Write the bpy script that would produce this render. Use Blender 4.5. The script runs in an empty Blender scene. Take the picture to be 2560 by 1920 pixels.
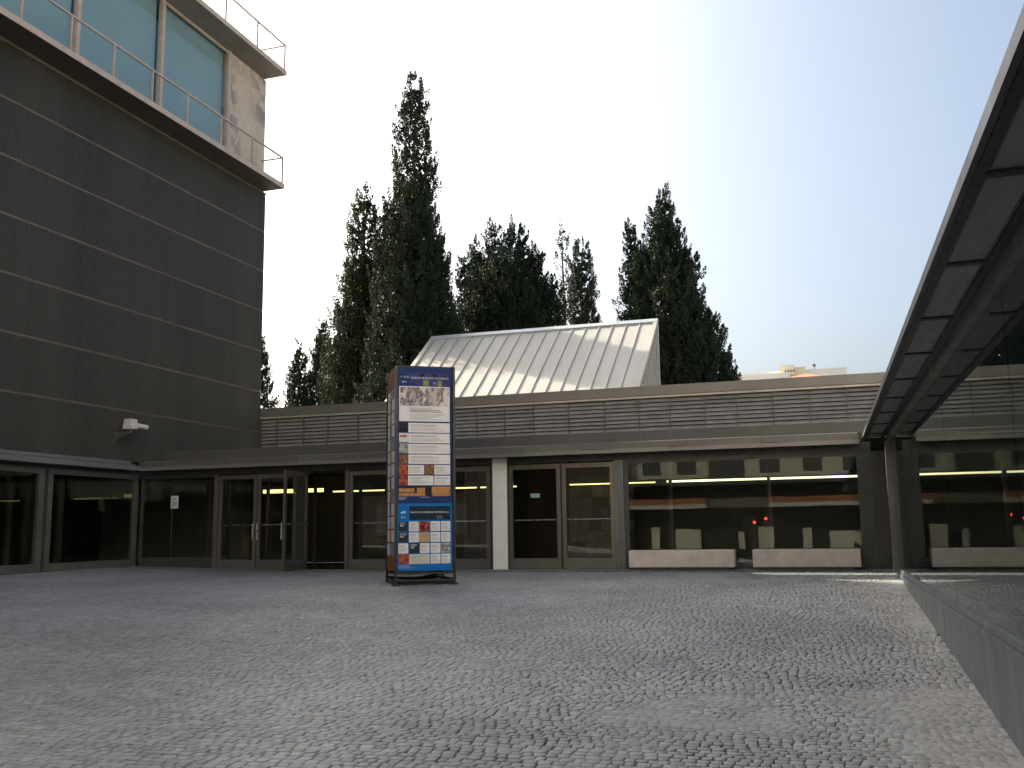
import bpy, math, random
import numpy as np
from mathutils import Vector, Matrix

random.seed(7)
SC = bpy.context.scene
COL = SC.collection

# ------------------------------------------------------------------ camera
CAMZ = 0.84
cd = bpy.data.cameras.new('camera'); cam = bpy.data.objects.new('camera', cd); COL.objects.link(cam)
cd.sensor_width = 36.0; cd.lens = 34.044; cd.clip_start = 0.05; cd.clip_end = 2000
AX = Vector((0.95161413, 0.30697959, -0.01393082)); AU = Vector((0.05904001, -0.13815451, 0.98864939)); AF = Vector((-0.30157058, 0.9416352, 0.14959387))
M = Matrix((AX, AU, -AF)).transposed().to_4x4(); M.translation = (0, 0, CAMZ); cam.matrix_world = M
SC.camera = cam

# ------------------------------------------------------------------ light
SD = Vector((1.0, -0.455, -0.76)).normalized()          # direction the sunlight travels
ELEV = math.asin(-SD.z); AZ = math.atan2(-SD.x, -SD.y)
w = bpy.data.worlds.new('World'); SC.world = w; w.use_nodes = True
nt = w.node_tree; bg = nt.nodes['Background']
sky = nt.nodes.new('ShaderNodeTexSky'); sky.sky_type = 'NISHITA'; sky.sun_disc = False
sky.sun_elevation = ELEV; sky.sun_rotation = AZ
sky.air_density = 0.65; sky.dust_density = 8.0; sky.ozone_density = 1.0
nt.links.new(sky.outputs[0], bg.inputs[0]); bg.inputs[1].default_value = 0.12
ld = bpy.data.lights.new('sun', 'SUN'); sun = bpy.data.objects.new('sun', ld); COL.objects.link(sun)
ld.energy = 5.0; ld.angle = math.radians(0.53); ld.color = (1.0, 0.90, 0.76)
sun.rotation_euler = SD.to_track_quat('-Z', 'Y').to_euler(); sun.location = (-30, 20, 30)
vs = SC.view_settings; vs.view_transform = 'Standard'; vs.look = 'None'; vs.exposure = 1.40; vs.gamma = 1.0; vs.use_curve_mapping = False
vs.use_white_balance = True; vs.white_balance_temperature = 6450; vs.white_balance_tint = 1
SC.render.engine = 'CYCLES'
SC.cycles.use_denoising = True; SC.cycles.denoiser = 'OPENIMAGEDENOISE'; SC.cycles.denoising_prefilter = 'ACCURATE'; SC.cycles.denoising_input_passes = 'RGB_ALBEDO_NORMAL'; SC.cycles.max_bounces = 8; SC.cycles.transparent_max_bounces = 12
SC.cycles.sample_clamp_indirect = 6.0

# ------------------------------------------------------------------ materials
def mat(name):
    m = bpy.data.materials.new(name); m.use_nodes = True
    t = m.node_tree; p = t.nodes['Principled BSDF']
    return m, t, p
def N(t, typ, **kw):
    n = t.nodes.new(typ)
    for k, v in kw.items(): setattr(n, k, v)
    return n
def coords(t, scale=(1, 1, 1)):
    g = N(t, 'ShaderNodeNewGeometry'); mp = N(t, 'ShaderNodeMapping'); mp.inputs['Scale'].default_value = scale
    t.links.new(g.outputs['Position'], mp.inputs['Vector']); return mp.outputs[0]
def noise(t, vec, scale, detail=4, rough=.55):
    n = N(t, 'ShaderNodeTexNoise'); n.inputs['Scale'].default_value = scale; n.inputs['Detail'].default_value = detail; n.inputs['Roughness'].default_value = rough
    t.links.new(vec, n.inputs['Vector']); return n.outputs['Fac']
def ramp(t, fac, stops, interp='LINEAR'):
    r = N(t, 'ShaderNodeValToRGB'); r.color_ramp.interpolation = interp
    while len(r.color_ramp.elements) < len(stops): r.color_ramp.elements.new(.5)
    for e, (pos, c) in zip(r.color_ramp.elements, stops):
        e.position = pos; e.color = (c[0], c[1], c[2], 1) if hasattr(c, '__len__') else (c, c, c, 1)
    t.links.new(fac, r.inputs[0]); return r.outputs[0]
def mix(t, fac, a, b):
    m = N(t, 'ShaderNodeMix', data_type='RGBA')
    for v, s in ((fac, m.inputs['Factor']), (a, m.inputs['A']), (b, m.inputs['B'])):
        if hasattr(v, 'links'): t.links.new(v, s)
        elif hasattr(v, '__len__'): s.default_value = (*v, 1)
        else: s.default_value = v
    return m.outputs['Result']
def bump(t, p, h, strength=.3, dist=.01):
    b = N(t, 'ShaderNodeBump'); b.inputs['Strength'].default_value = strength; b.inputs['Distance'].default_value = dist
    t.links.new(h, b.inputs['Height']); t.links.new(b.outputs[0], p.inputs['Normal'])
def plain(name, c, rough=.5, metal=0.0, var=.15, scale=3.0, spec=.5, streak=(1, 1, 1), bmp=0.0, bscale=40):
    m, t, p = mat(name); v = coords(t, streak)
    f = noise(t, v, scale, 5)
    lo = tuple(x*(1-var) for x in c); hi = tuple(min(1, x*(1+var)) for x in c)
    t.links.new(ramp(t, f, [(.3, lo), (.7, hi)]), p.inputs['Base Color'])
    f2 = noise(t, v, scale*2.7, 3)
    r = N(t, 'ShaderNodeMapRange'); r.inputs[1].default_value = .3; r.inputs[2].default_value = .7
    r.inputs[3].default_value = max(.02, rough-.08); r.inputs[4].default_value = min(1, rough+.1)
    t.links.new(f2, r.inputs[0]); t.links.new(r.outputs[0], p.inputs['Roughness'])
    p.inputs['Metallic'].default_value = metal; p.inputs['Specular IOR Level'].default_value = spec
    if bmp: bump(t, p, noise(t, v, bscale, 4), bmp, .01)
    return m
MT = {}
MT['cladding'] = plain('cladding', (.044, .041, .039), .5, .25, .22, .42, streak=(1, 2.4, .16))
MT['jointtrim'] = plain('jointtrim', (.125, .095, .078), .5, .2, .2, 1.5)
MT['trim'] = plain('trim', (.46, .40, .34), .45, .25, .15, 2)
MT['framegrey'] = plain('framegrey', (.15, .142, .135), .42, .5, .12, 2)
MT['doorframe'] = plain('doorframe', (.165, .148, .134), .36, .6, .12, 2, streak=(4, 4, .6))
MT['darkframe'] = plain('darkframe', (.060, .058, .060), .45, .3, .15, 2)
MT['railpaint'] = plain('railpaint', (.46, .37, .32), .5, .1, .12, 5)
MT['fascia'] = plain('fascia', (.135, .126, .122), .42, .35, .14, .8, streak=(.5, 1, 2))
MT['wingfascia'] = plain('wingfascia', (.062, .057, .066), .45, .3, .14, .8)
MT['lip'] = plain('lip', (.21, .197, .19), .4, .4, .12, 1.2, streak=(.5, 1, 2))
MT['upstand'] = plain('upstand', (.092, .089, .092), .5, .25, .16, .7)
MT['parapet'] = plain('parapet', (.20, .182, .166), .45, .35, .12, .5)
MT['slat'] = plain('slat', (.33, .315, .30), .5, .25, .15, 3)
MT['softgrey'] = plain('softgrey', (.09, .085, .08), .6, 0, .2, 2)
MT['darksoffit'] = plain('darksoffit', (.055, .050, .046), .7, 0, .15, 1.5)
MT['soffit'] = plain('soffit', (.16, .15, .14), .7, 0, .15, 1.5)
MT['plinth'] = plain('plinth', (.125, .137, .155), .38, .55, .14, .9, streak=(1, 1, .4))
MT['white'] = plain('white', (.80, .80, .80), .7, 0, .06, 3)
MT['bench'] = plain('bench', (.62, .54, .48), .8, 0, .13, 4, bmp=.25, bscale=60)
MT['black'] = plain('black', (.012, .012, .013), .45, .0, .2, 5)
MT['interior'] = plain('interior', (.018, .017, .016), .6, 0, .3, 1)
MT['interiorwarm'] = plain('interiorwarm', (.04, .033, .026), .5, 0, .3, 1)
MT['roofmetal'] = plain('roofmetal', (.43, .405, .37), .5, .1, .07, .9, streak=(2, .5, .5))
MT['seam'] = plain('seam', (.42, .41, .40), .45, .3, .08, 2)
MT['ridgemetal'] = plain('ridgemetal', (.52, .54, .56), .4, .4, .06, 2)
MT['bark'] = plain('bark', (.075, .055, .042), .9, 0, .3, 4, streak=(3, 3, .6))
MT['farwhite'] = plain('farwhite', (.68, .66, .62), .8, 0, .04, .3)
MT['farcream'] = plain('farcream', (.70, .62, .45), .8, 0, .04, .3)
MT['cream'] = plain('cream', (.70, .655, .53), .8, 0, .06, .6)
MT['darkbrick'] = plain('darkbrick', (.085, .06, .05), .85, 0, .2, 2)
MT['terracotta'] = plain('terracotta', (.42, .16, .075), .8, 0, .18, 2)
MT['camwhite'] = plain('camwhite', (.55, .50, .49), .45, 0, .05, 4)
MT['lens'] = plain('lens', (.01, .01, .012), .08, 0, .1, 4)
MT['steel'] = plain('steel', (.55, .54, .52), .3, .9, .05, 4)
MT['paper'] = plain('paper', (.60, .60, .58), .6, 0, .03, 4)
MT['bluesheet'] = plain('bluesheet', (.25, .42, .48), .6, 0, .05, 4)
MT['navy'] = plain('navy', (.018, .035, .135), .6, 0, .06, 2, spec=.15)
MT['skyblue'] = plain('skyblue', (.012, .14, .42), .6, 0, .06, 2, spec=.15)
MT['orange'] = plain('orange', (.25, .085, .035), .65, 0, .15, 3)
MT['paleblue'] = plain('paleblue', (.30, .38, .52), .65, 0, .05, 3)
MT['card'] = plain('card', (.72, .69, .72), .65, 0, .03, 4, spec=.2)
MT['cardwarm'] = plain('cardwarm', (.56, .55, .48), .65, 0, .03, 4, spec=.2)
MT['tile'] = plain('tile', (.025, .028, .032), .65, 0, .1, 4, spec=.2)
MT['inkgrey'] = plain('inkgrey', (.22, .21, .23), .6, 0, .1, 9)
MT['inkpale'] = plain('inkpale', (.40, .385, .41), .6, 0, .1, 9)
MT['inkdark'] = plain('inkdark', (.05, .05, .06), .6, 0, .1, 9)
MT['inkwhite'] = plain('inkwhite', (.75, .76, .80), .6, 0, .03, 9)
MT['inkred'] = plain('inkred', (.42, .05, .04), .6, 0, .1, 9)
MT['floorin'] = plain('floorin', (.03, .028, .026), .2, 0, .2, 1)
MT['hedge'] = plain('hedge', (.06, .10, .03), .8, 0, .4, 6)
MT['shutter'] = plain('shutter', (.12, .12, .12), .6, 0, .2, 3)

def glass(name, tint, ior=1.52, boost=1.0, wob=0.0):
    m, t, p = mat(name); t.nodes.remove(p); out = t.nodes['Material Output']
    tr = N(t, 'ShaderNodeBsdfTransparent'); tr.inputs[0].default_value = (*tint, 1)
    gl = N(t, 'ShaderNodeBsdfGlossy'); gl.inputs['Roughness'].default_value = 0.0; gl.inputs[0].default_value = (.93, .96, .95, 1)
    fr = N(t, 'ShaderNodeFresnel'); fr.inputs[0].default_value = ior
    g = N(t, 'ShaderNodeNewGeometry')
    inv = N(t, 'ShaderNodeMath', operation='SUBTRACT'); inv.inputs[0].default_value = 1.0; t.links.new(g.outputs['Backfacing'], inv.inputs[1])
    mu = N(t, 'ShaderNodeMath', operation='MULTIPLY', use_clamp=True); t.links.new(fr.outputs[0], mu.inputs[0]); mu.inputs[1].default_value = boost
    m2 = N(t, 'ShaderNodeMath', operation='MULTIPLY', use_clamp=True); t.links.new(mu.outputs[0], m2.inputs[0]); t.links.new(inv.outputs[0], m2.inputs[1])
    if wob:
        b = N(t, 'ShaderNodeBump'); b.inputs['Strength'].default_value = wob; b.inputs['Distance'].default_value = .02
        t.links.new(noise(t, coords(t), .9, 1), b.inputs['Height']); t.links.new(b.outputs[0], gl.inputs['Normal'])
    mx = N(t, 'ShaderNodeMixShader'); t.links.new(m2.outputs[0], mx.inputs[0]); t.links.new(tr.outputs[0], mx.inputs[1]); t.links.new(gl.outputs[0], mx.inputs[2])
    t.links.new(mx.outputs[0], out.inputs[0]); return m
MT['glass'] = glass('glass', (.93, .95, .93), 1.52, 1.05, .045)
MT['glassR'] = glass('glassR', (.75, .82, .80), 1.5, .95, .03)
MT['glassTop'] = glass('glassTop', (.96, .98, .98), 1.5, 1.1)
MT['canopyglass'] = plain('canopyglass', (.17, .20, .195), .38, 0, .16, 2.2, streak=(2.5, .35, 1))
MT['blind'] = plain('blind', (.20, .30, .35), .8, 0, .06, .6)

def emis(name, c, s):
    m, t, p = mat(name); p.inputs['Base Color'].default_value = (*c, 1); p.inputs['Emission Color'].default_value = (*c, 1); p.inputs['Emission Strength'].default_value = s; return m
MT['tube'] = emis('tube', (1.0, .80, .30), .8)
MT['tubewhite'] = emis('tubewhite', (1.0, .85, .50), 1.0)
MT['redlight'] = emis('redlight', (1.0, .03, .02), 2.0)

# stained concrete of the upper end wall
m, t, p = mat('stained_concrete'); v = coords(t)
s1 = ramp(t, noise(t, v, 1.5, 6, .66), [(.47, 0.0), (.53, 1.0)])
mask = N(t, 'ShaderNodeTexNoise'); mask.inputs['Scale'].default_value = .55; t.links.new(coords(t, (1, 1, .5)), mask.inputs['Vector'])
s2 = ramp(t, mask.outputs[0], [(.40, 0.0), (.50, 1.0)])
mm = N(t, 'ShaderNodeMath', operation='MULTIPLY'); t.links.new(s1, mm.inputs[0]); t.links.new(s2, mm.inputs[1])
base = ramp(t, noise(t, v, 2.0, 6), [(.3, (.44, .375, .31)), (.7, (.54, .465, .39))])
t.links.new(mix(t, mm.outputs[0], base, (.24, .22, .21)), p.inputs['Base Color']); p.inputs['Roughness'].default_value = .85
MT['stained'] = m

# cobbles: per stone tone from an attribute, grime patches from noise
m, t, p = mat('cobble'); v = coords(t)
at = N(t, 'ShaderNodeAttribute', attribute_name='tone')
c0 = ramp(t, at.outputs['Fac'], [(0, (.195, .192, .196)), (.5, (.262, .261, .268)), (.9, (.325, .325, .333)), (1, (.24, .21, .185))])
gr = ramp(t, noise(t, v, .45, 5, .6), [(.36, .74), (.62, 1.05)])
fi = ramp(t, noise(t, v, 55, 4), [(.3, .86), (.7, 1.08)])
q = N(t, 'ShaderNodeMix', data_type='RGBA', blend_type='MULTIPLY'); q.inputs['Factor'].default_value = 1; t.links.new(c0, q.inputs['A']); t.links.new(gr, q.inputs['B'])
q2 = N(t, 'ShaderNodeMix', data_type='RGBA', blend_type='MULTIPLY'); q2.inputs['Factor'].default_value = 1; t.links.new(q.outputs['Result'], q2.inputs['A']); t.links.new(fi, q2.inputs['B'])
t.links.new(q2.outputs['Result'], p.inputs['Base Color']); p.inputs['Roughness'].default_value = .55; p.inputs['Specular IOR Level'].default_value = .4
bump(t, p, noise(t, v, 90, 3), .2, .003)
MT['cobble'] = m
# joint sheet: dark soil to pale sand
m, t, p = mat('joints'); v = coords(t)
at = N(t, 'ShaderNodeAttribute', attribute_name='fill')
cc = ramp(t, at.outputs['Fac'], [(0, (.022, .020, .020)), (.45, (.055, .050, .047)), (.75, (.185, .178, .174)), (1, (.285, .276, .27))])
fi = ramp(t, noise(t, v, 30, 5), [(.3, .75), (.7, 1.15)])
q = N(t, 'ShaderNodeMix', data_type='RGBA', blend_type='MULTIPLY'); q.inputs['Factor'].default_value = 1; t.links.new(cc, q.inputs['A']); t.links.new(fi, q.inputs['B'])
t.links.new(q.outputs['Result'], p.inputs['Base Color']); p.inputs['Roughness'].default_value = .85
bump(t, p, noise(t, v, 120, 3), .4, .004)
MT['joints'] = m
MT['apron'] = plain('apron', (.25, .225, .208), .7, 0, .14, 1.2, bmp=.2, bscale=80)
MT['ground'] = plain('ground', (.36, .335, .31), .85, 0, .2, .6)
# foliage
def leafmat(name, dark, light):
    m, t, p = mat(name); out = t.nodes['Material Output']
    at = N(t, 'ShaderNodeAttribute', attribute_name='tone')
    c = ramp(t, at.outputs['Fac'], [(0, dark), (1, light)])
    t.links.new(c, p.inputs['Base Color']); p.inputs['Roughness'].default_value = .55; p.inputs['Specular IOR Level'].default_value = .35
    tl = N(t, 'ShaderNodeBsdfTranslucent'); t.links.new(c, tl.inputs[0])
    mx = N(t, 'ShaderNodeMixShader'); mx.inputs[0].default_value = .12
    t.links.new(p.outputs[0], mx.inputs[1]); t.links.new(tl.outputs[0], mx.inputs[2]); t.links.new(mx.outputs[0], out.inputs[0]); return m
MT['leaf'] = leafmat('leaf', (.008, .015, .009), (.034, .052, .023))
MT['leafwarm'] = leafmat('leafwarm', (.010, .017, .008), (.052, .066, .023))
def photo(name, cols, scale, sc3=(1, 1, 1), interp='LINEAR'):
    m, t, p = mat(name); f = noise(t, coords(t, sc3), scale, 4, .6)
    k = len(cols); t.links.new(ramp(t, f, [(.3+.4*i/max(1, k-1), c) for i, c in enumerate(cols)], interp), p.inputs['Base Color']); p.inputs['Roughness'].default_value = .65; p.inputs['Specular IOR Level'].default_value = .2; return m
MT['ph_bw'] = photo('ph_bw', [(.02, .02, .02), (.55, .48, .48), (.12, .09, .09), (.66, .6, .6), (.6, .52, .52), (.03, .03, .03)], 4.5, (1, 1, .6))
MT['ph_dark'] = photo('ph_dark', [(.008, .010, .018), (.02, .022, .035)], 6)
MT['ph_red'] = photo('ph_red', [(.02, .004, .004), (.25, .03, .02), (.42, .12, .06), (.10, .01, .01)], 14)
MT['ph_brown'] = photo('ph_brown', [(.04, .02, .012), (.3, .12, .05), (.10, .05, .03), (.42, .24, .13)], 12)
MT['ph_stone'] = photo('ph_stone', [(.32, .14, .05), (.5, .25, .10), (.28, .10, .04)], 16)
MT['ph_sand'] = photo('ph_sand', [(.5, .32, .19), (.42, .24, .13)], 10)
MT['ph_mix'] = photo('ph_mix', [(.03, .03, .03), (.5, .48, .5), (.08, .08, .09), (.6, .58, .6)], 13)
MT['ph_blue'] = photo('ph_blue', [(.03, .03, .10), (.05, .055, .2), (.03, .03, .07)], 5)
MT['ph_keys'] = photo('ph_keys', [(.006, .012, .025), (.012, .035, .07)], 22)
MT['ph_yellow'] = photo('ph_yellow', [(.22, .2, .07), (.3, .28, .12)], 12)

# ------------------------------------------------------------------ mesh helpers
class MB:
    def __init__(s): s.v = []; s.f = []
    def add(s, vs, fs):
        o = len(s.v); s.v += [tuple(a) for a in vs]; s.f += [tuple(i+o for i in f) for f in fs]; return s
    def box(s, x0, x1, y0, y1, z0, z1):
        return s.add([(x0, y0, z0), (x1, y0, z0), (x1, y1, z0), (x0, y1, z0), (x0, y0, z1), (x1, y0, z1), (x1, y1, z1), (x0, y1, z1)],
                     [(0, 3, 2, 1), (4, 5, 6, 7), (0, 1, 5, 4), (1, 2, 6, 5), (2, 3, 7, 6), (3, 0, 4, 7)])
    def prism(s, pts, ax, a, b):            # polygon pts in the two other axes, extruded along ax from a to b
        def P(q, c):
            l = list(q); l.insert(ax, c); return tuple(l)
        n = len(pts); vs = [P(q, a) for q in pts]+[P(q, b) for q in pts]
        return s.add(vs, [tuple(range(n)), tuple(range(2*n-1, n-1, -1))]+[(i, i+n, (i+1) % n+n, (i+1) % n) for i in range(n)])
    def bar(s, a, b, w, h=None):            # square bar from a to b
        h = h or w; a = Vector(a); b = Vector(b); d = (b-a).normalized()
        up = Vector((0, 0, 1)) if abs(d.z) < .95 else Vector((0, 1, 0))
        sx = d.cross(up).normalized()*w/2; sy = sx.cross(d).normalized()*h/2
        vs = [p+i*sx+j*sy for p in (a, b) for i, j in ((-1, -1), (1, -1), (1, 1), (-1, 1))]
        return s.add(vs, [(0, 1, 2, 3), (7, 6, 5, 4), (0, 4, 5, 1), (1, 5, 6, 2), (2, 6, 7, 3), (3, 7, 4, 0)])
    def tube(s, pts, radii, n=7):
        rings = []
        for i, pnt in enumerate(pts):
            pnt = Vector([float(q) for q in pnt]); d = (Vector(pts[min(i+1, len(pts)-1)])-Vector(pts[max(i-1, 0)])).normalized()
            up = Vector((0, 0, 1)) if abs(d.z) < .9 else Vector((0, 1, 0))
            a = d.cross(up).normalized(); b = a.cross(d)
            r = float(radii[i] if hasattr(radii, '__len__') else radii)
            rings.append([pnt+r*(math.cos(2*math.pi*k/n)*a+math.sin(2*math.pi*k/n)*b) for k in range(n)])
        fs = []
        for i in range(len(pts)-1):
            for k in range(n): fs.append((i*n+k, i*n+(k+1) % n, (i+1)*n+(k+1) % n, (i+1)*n+k))
        fs += [tuple(range(n-1, -1, -1)), tuple((len(pts)-1)*n+k for k in range(n))]
        return s.add([q for r in rings for q in r], fs)
    def mesh(s, name, m):
        me = bpy.data.meshes.new(name); me.from_pydata(s.v, [], s.f); me.materials.append(m if not isinstance(m, str) else MT[m])
        import bmesh
        bm = bmesh.new(); bm.from_mesh(me); bmesh.ops.recalc_face_normals(bm, faces=bm.faces); bm.to_mesh(me); bm.free()
        return me
    def build(s, name, m, parent=None, bevel=0, smooth=False):
        me = s.mesh(name, m)
        if bevel:
            import bmesh
            bm = bmesh.new(); bm.from_mesh(me); bmesh.ops.bevel(bm, geom=list(bm.edges), offset=bevel, segments=2, affect='EDGES', profile=.6); bm.to_mesh(me); bm.free()
        if smooth: me.polygons.foreach_set('use_smooth', [True]*len(me.polygons))
        return link(name, me, parent)
def link(name, me, parent=None):
    o = bpy.data.objects.new(name, me); COL.objects.link(o)
    if parent is not None: attach(o, parent)
    return o
def base_of(p):
    v = Vector((0, 0, 0))
    while p is not None: v = v + Vector(p.get('_b', (0, 0, 0))); p = p.parent
    return v
def attach(o, parent):                      # children keep world coordinates
    o.parent = parent
    if parent.get('_b') is not None: o.matrix_parent_inverse = Matrix.Translation(-Vector(parent['_b']))
def thing(name, label, cat, loc=(0, 0, 0), group=None, world=True):
    o = bpy.data.objects.new(name, None); COL.objects.link(o); o.location = loc
    o['label'] = label; o['category'] = cat
    if group: o['group'] = group
    if world: o['_b'] = tuple(loc)
    return o
def tag(o, label, cat, group=None):
    o['label'] = label; o['category'] = cat
    if group: o['group'] = group
    return o
def struct(o): o['kind'] = 'structure'; return o
def stuff(o): o['kind'] = 'stuff'; return o
B = lambda *a: MB().box(*a)

# ------------------------------------------------------------------ ground levels
XL, XR, YB = -16.5, 1.2, 20.5
def gz(x, y):
    x = np.asarray(x, float); y = np.asarray(y, float)
    s = np.clip((x-XL)/(XR-XL), 0, 1)
    return -.057*np.clip(20.2-y, 0, 24)*s + .09*np.clip((-12.5-x)/4, 0, 1)
rng = np.random.default_rng(11)
def vnoise(x, y, cell, seed):
    r = np.random.default_rng(seed).random((257, 257)); u = x/cell+100.3; v = y/cell+90.7
    i = np.floor(u).astype(int); j = np.floor(v).astype(int); fu = u-i; fv = v-j
    fu = fu*fu*(3-2*fu); fv = fv*fv*(3-2*fv); i %= 256; j %= 256
    return (r[i, j]*(1-fu)+r[i+1, j]*fu)*(1-fv)+(r[i, j+1]*(1-fu)+r[i+1, j+1]*fu)*fv
def fillmap(x, y):                          # 0 open dark joints ... 1 joints filled flush with sand
    n = .5*vnoise(x+.3*y, y, 2.6, 1)+.3*vnoise(x, y, 1.1, 2)+.2*vnoise(x, y, .4, 3)
    n = n + .26*np.clip((y-17)/2.8, 0, 1) + .25*np.clip((x-.1)/1.0, 0, 1) + .16*np.clip((-3.5-x)/7, 0, 1)
    return np.clip((n-.56)/.20, 0, 1)
def mesh_np(name, V, F, m, attr=None, smooth=False, dom='FACE'):
    me = bpy.data.meshes.new(name); V = np.asarray(V, np.float32); F = np.asarray(F, np.int32); k = F.shape[1]
    me.vertices.add(len(V)); me.vertices.foreach_set('co', V.ravel())
    me.loops.add(F.size); me.loops.foreach_set('vertex_index', F.ravel())
    me.polygons.add(len(F)); me.polygons.foreach_set('loop_start', np.arange(0, F.size, k, dtype=np.int32)); me.polygons.foreach_set('loop_total', np.full(len(F), k, np.int32))
    me.update(calc_edges=True); me.materials.append(MT[m])
    if attr is not None:
        for nm, arr in attr.items():
            a = me.attributes.new(nm, 'FLOAT', dom); a.data.foreach_set('value', np.asarray(arr, np.float32))
    if smooth: me.polygons.foreach_set('use_smooth', np.ones(len(F), bool))
    return me
def gridmesh(name, xs, ys, m, zf, attr=None, smooth=True):
    Xg, Yg = np.meshgrid(xs, ys, indexing='ij'); Z = zf(Xg, Yg); V = np.stack([Xg, Yg, Z], -1).reshape(-1, 3)
    nx, ny = len(xs), len(ys); i, j = np.meshgrid(np.arange(nx-1), np.arange(ny-1), indexing='ij'); a = (i*ny+j).ravel()
    F = np.stack([a, a+ny, a+ny+1, a+1], -1)
    return mesh_np(name, V, F, m, None if attr is None else {k: f(Xg, Yg).ravel() for k, f in attr.items()}, smooth, 'POINT')

xs = np.concatenate([np.linspace(-500, -60, 8), np.linspace(-50, 50, 60), np.linspace(60, 500, 8)])
ys = np.concatenate([np.linspace(-400, -60, 7), np.linspace(-50, 60, 60), np.linspace(80, 900, 10)])
struct(link('ground', gridmesh('ground', xs, ys, 'ground', lambda x, y: gz(x, y)-.09)))
def sheet_z(x, y): return gz(x, y) - .020 + .0188*np.clip(fillmap(x, y), 0, 1)
paving = struct(link('courtyard_paving', gridmesh('courtyard_paving', np.arange(-16.5, 1.21, .10), np.arange(2.0, 19.82, .09), 'joints', sheet_z, {'fill': fillmap})))
struct(link('pavement_strip', gridmesh('pavement_strip', np.linspace(-16.49, 1.6, 40), np.linspace(19.82, 20.52, 5), 'apron', lambda x, y: gz(x, y)+.002)))

# cobbles in gently waving courses
def visible(x, y, z):
    dx, dy, dz = x, y, z-CAMZ
    f = dx*AF.x+dy*AF.y+dz*AF.z; u = (dx*AX.x+dy*AX.y+dz*AX.z)/f*2421/1280; v = -(dx*AU.x+dy*AU.y+dz*AU.z)/f*2421/960
    return (f > 1) & (abs(u) < 1.40) & (v < 1.30), f
def cobbles():
    ang = math.radians(9); ca, sa = math.cos(ang), math.sin(ang)
    S0, S1, T0, T1 = [], [], [], []
    t0 = -2.0
    while t0 < 28:
        h = rng.uniform(.070, .090); n = 520
        L = rng.uniform(.066, .104, n); s = -30 + rng.uniform(0, .1) + np.concatenate([[0], np.cumsum(L)]); 
        S0.append(s[:-1]); S1.append(s[1:]); T0.append(np.full(n, t0)); T1.append(np.full(n, t0+h)); t0 += h
    s0, s1, tt0, tt1 = map(np.concatenate, (S0, S1, T0, T1)); n = len(s0)
    gap = rng.uniform(.003, .0075, n)
    cs = np.stack([s0+gap, s1-gap, s1-gap, s0+gap], 1); ct = np.stack([tt0+gap, tt0+gap, tt1-gap, tt1-gap], 1)
    jit = .0075
    cs = cs + rng.uniform(-jit, jit, cs.shape); ct = ct + rng.uniform(-jit, jit, ct.shape)*.8
    def warp(s, t):
        shear = .35*np.sin(t*.55+s*.22)
        s2 = s + .14*t + .10*shear
        t2 = t + .10*np.sin(s*.62+t*.35) + .02*np.sin(s*2.1-t*.9) + .006*np.sin(s*5.3+t*2.2)
        return s2*ca-t2*sa, s2*sa+t2*ca
    x, y = warp(cs, ct); cx, cy = x.mean(1), y.mean(1); cz = gz(cx, cy)
    vis, f = visible(cx, cy, cz)
    inside = (x.mean(1) < XR-.02) & (x.min(1) > -16.3) & (y.max(1) < 19.8) & (y.min(1) > 2.1)
    k = vis & inside; x, y, cx, cy, f = x[k], y[k], cx[k], cy[k], f[k]; n = len(cx)
    dz = rng.normal(0, .0011, n); tilt = rng.normal(0, .012, (n, 2)); tone = np.clip(rng.normal(.5, .2, n), 0, .93); tone[rng.random(n) < .025] = 1.0
    def ring(sc, drop):
        xx = cx[:, None]+(x-cx[:, None])*sc; yy = cy[:, None]+(y-cy[:, None])*sc
        zz = gz(xx, yy) + dz[:, None] + tilt[:, :1]*(xx-cx[:, None]) + tilt[:, 1:]*(yy-cy[:, None]) - drop
        return np.stack([xx, yy, zz], -1)
    V = np.concatenate([ring(.93, 0), ring(1.0, .0022), ring(1.03, .024)], 1)          # n,12,3
    Fq = [(0, 1, 2, 3)]+[(i+4, (i+1) % 4+4, (i+1) % 4, i) for i in range(4)]+[(i+8, (i+1) % 4+8, (i+1) % 4+4, i+4) for i in range(4)]
    Fq = np.array(Fq)
    order = np.argsort(f); near = order[:300]; rest = order[300:]
    for i in near:
        o = link('cobblestone', mesh_np('cobblestone', V[i], Fq, 'cobble', {'tone': np.full(9, tone[i])}, False), paving)
    F = (Fq[None]+12*np.arange(len(rest))[:, None, None]).reshape(-1, 4)
    stuff(link('cobblestones', mesh_np('cobblestones', V[rest].reshape(-1, 3), F, 'cobble', {'tone': np.repeat(tone[rest], 9)}, False), paving))
cobbles()

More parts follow.
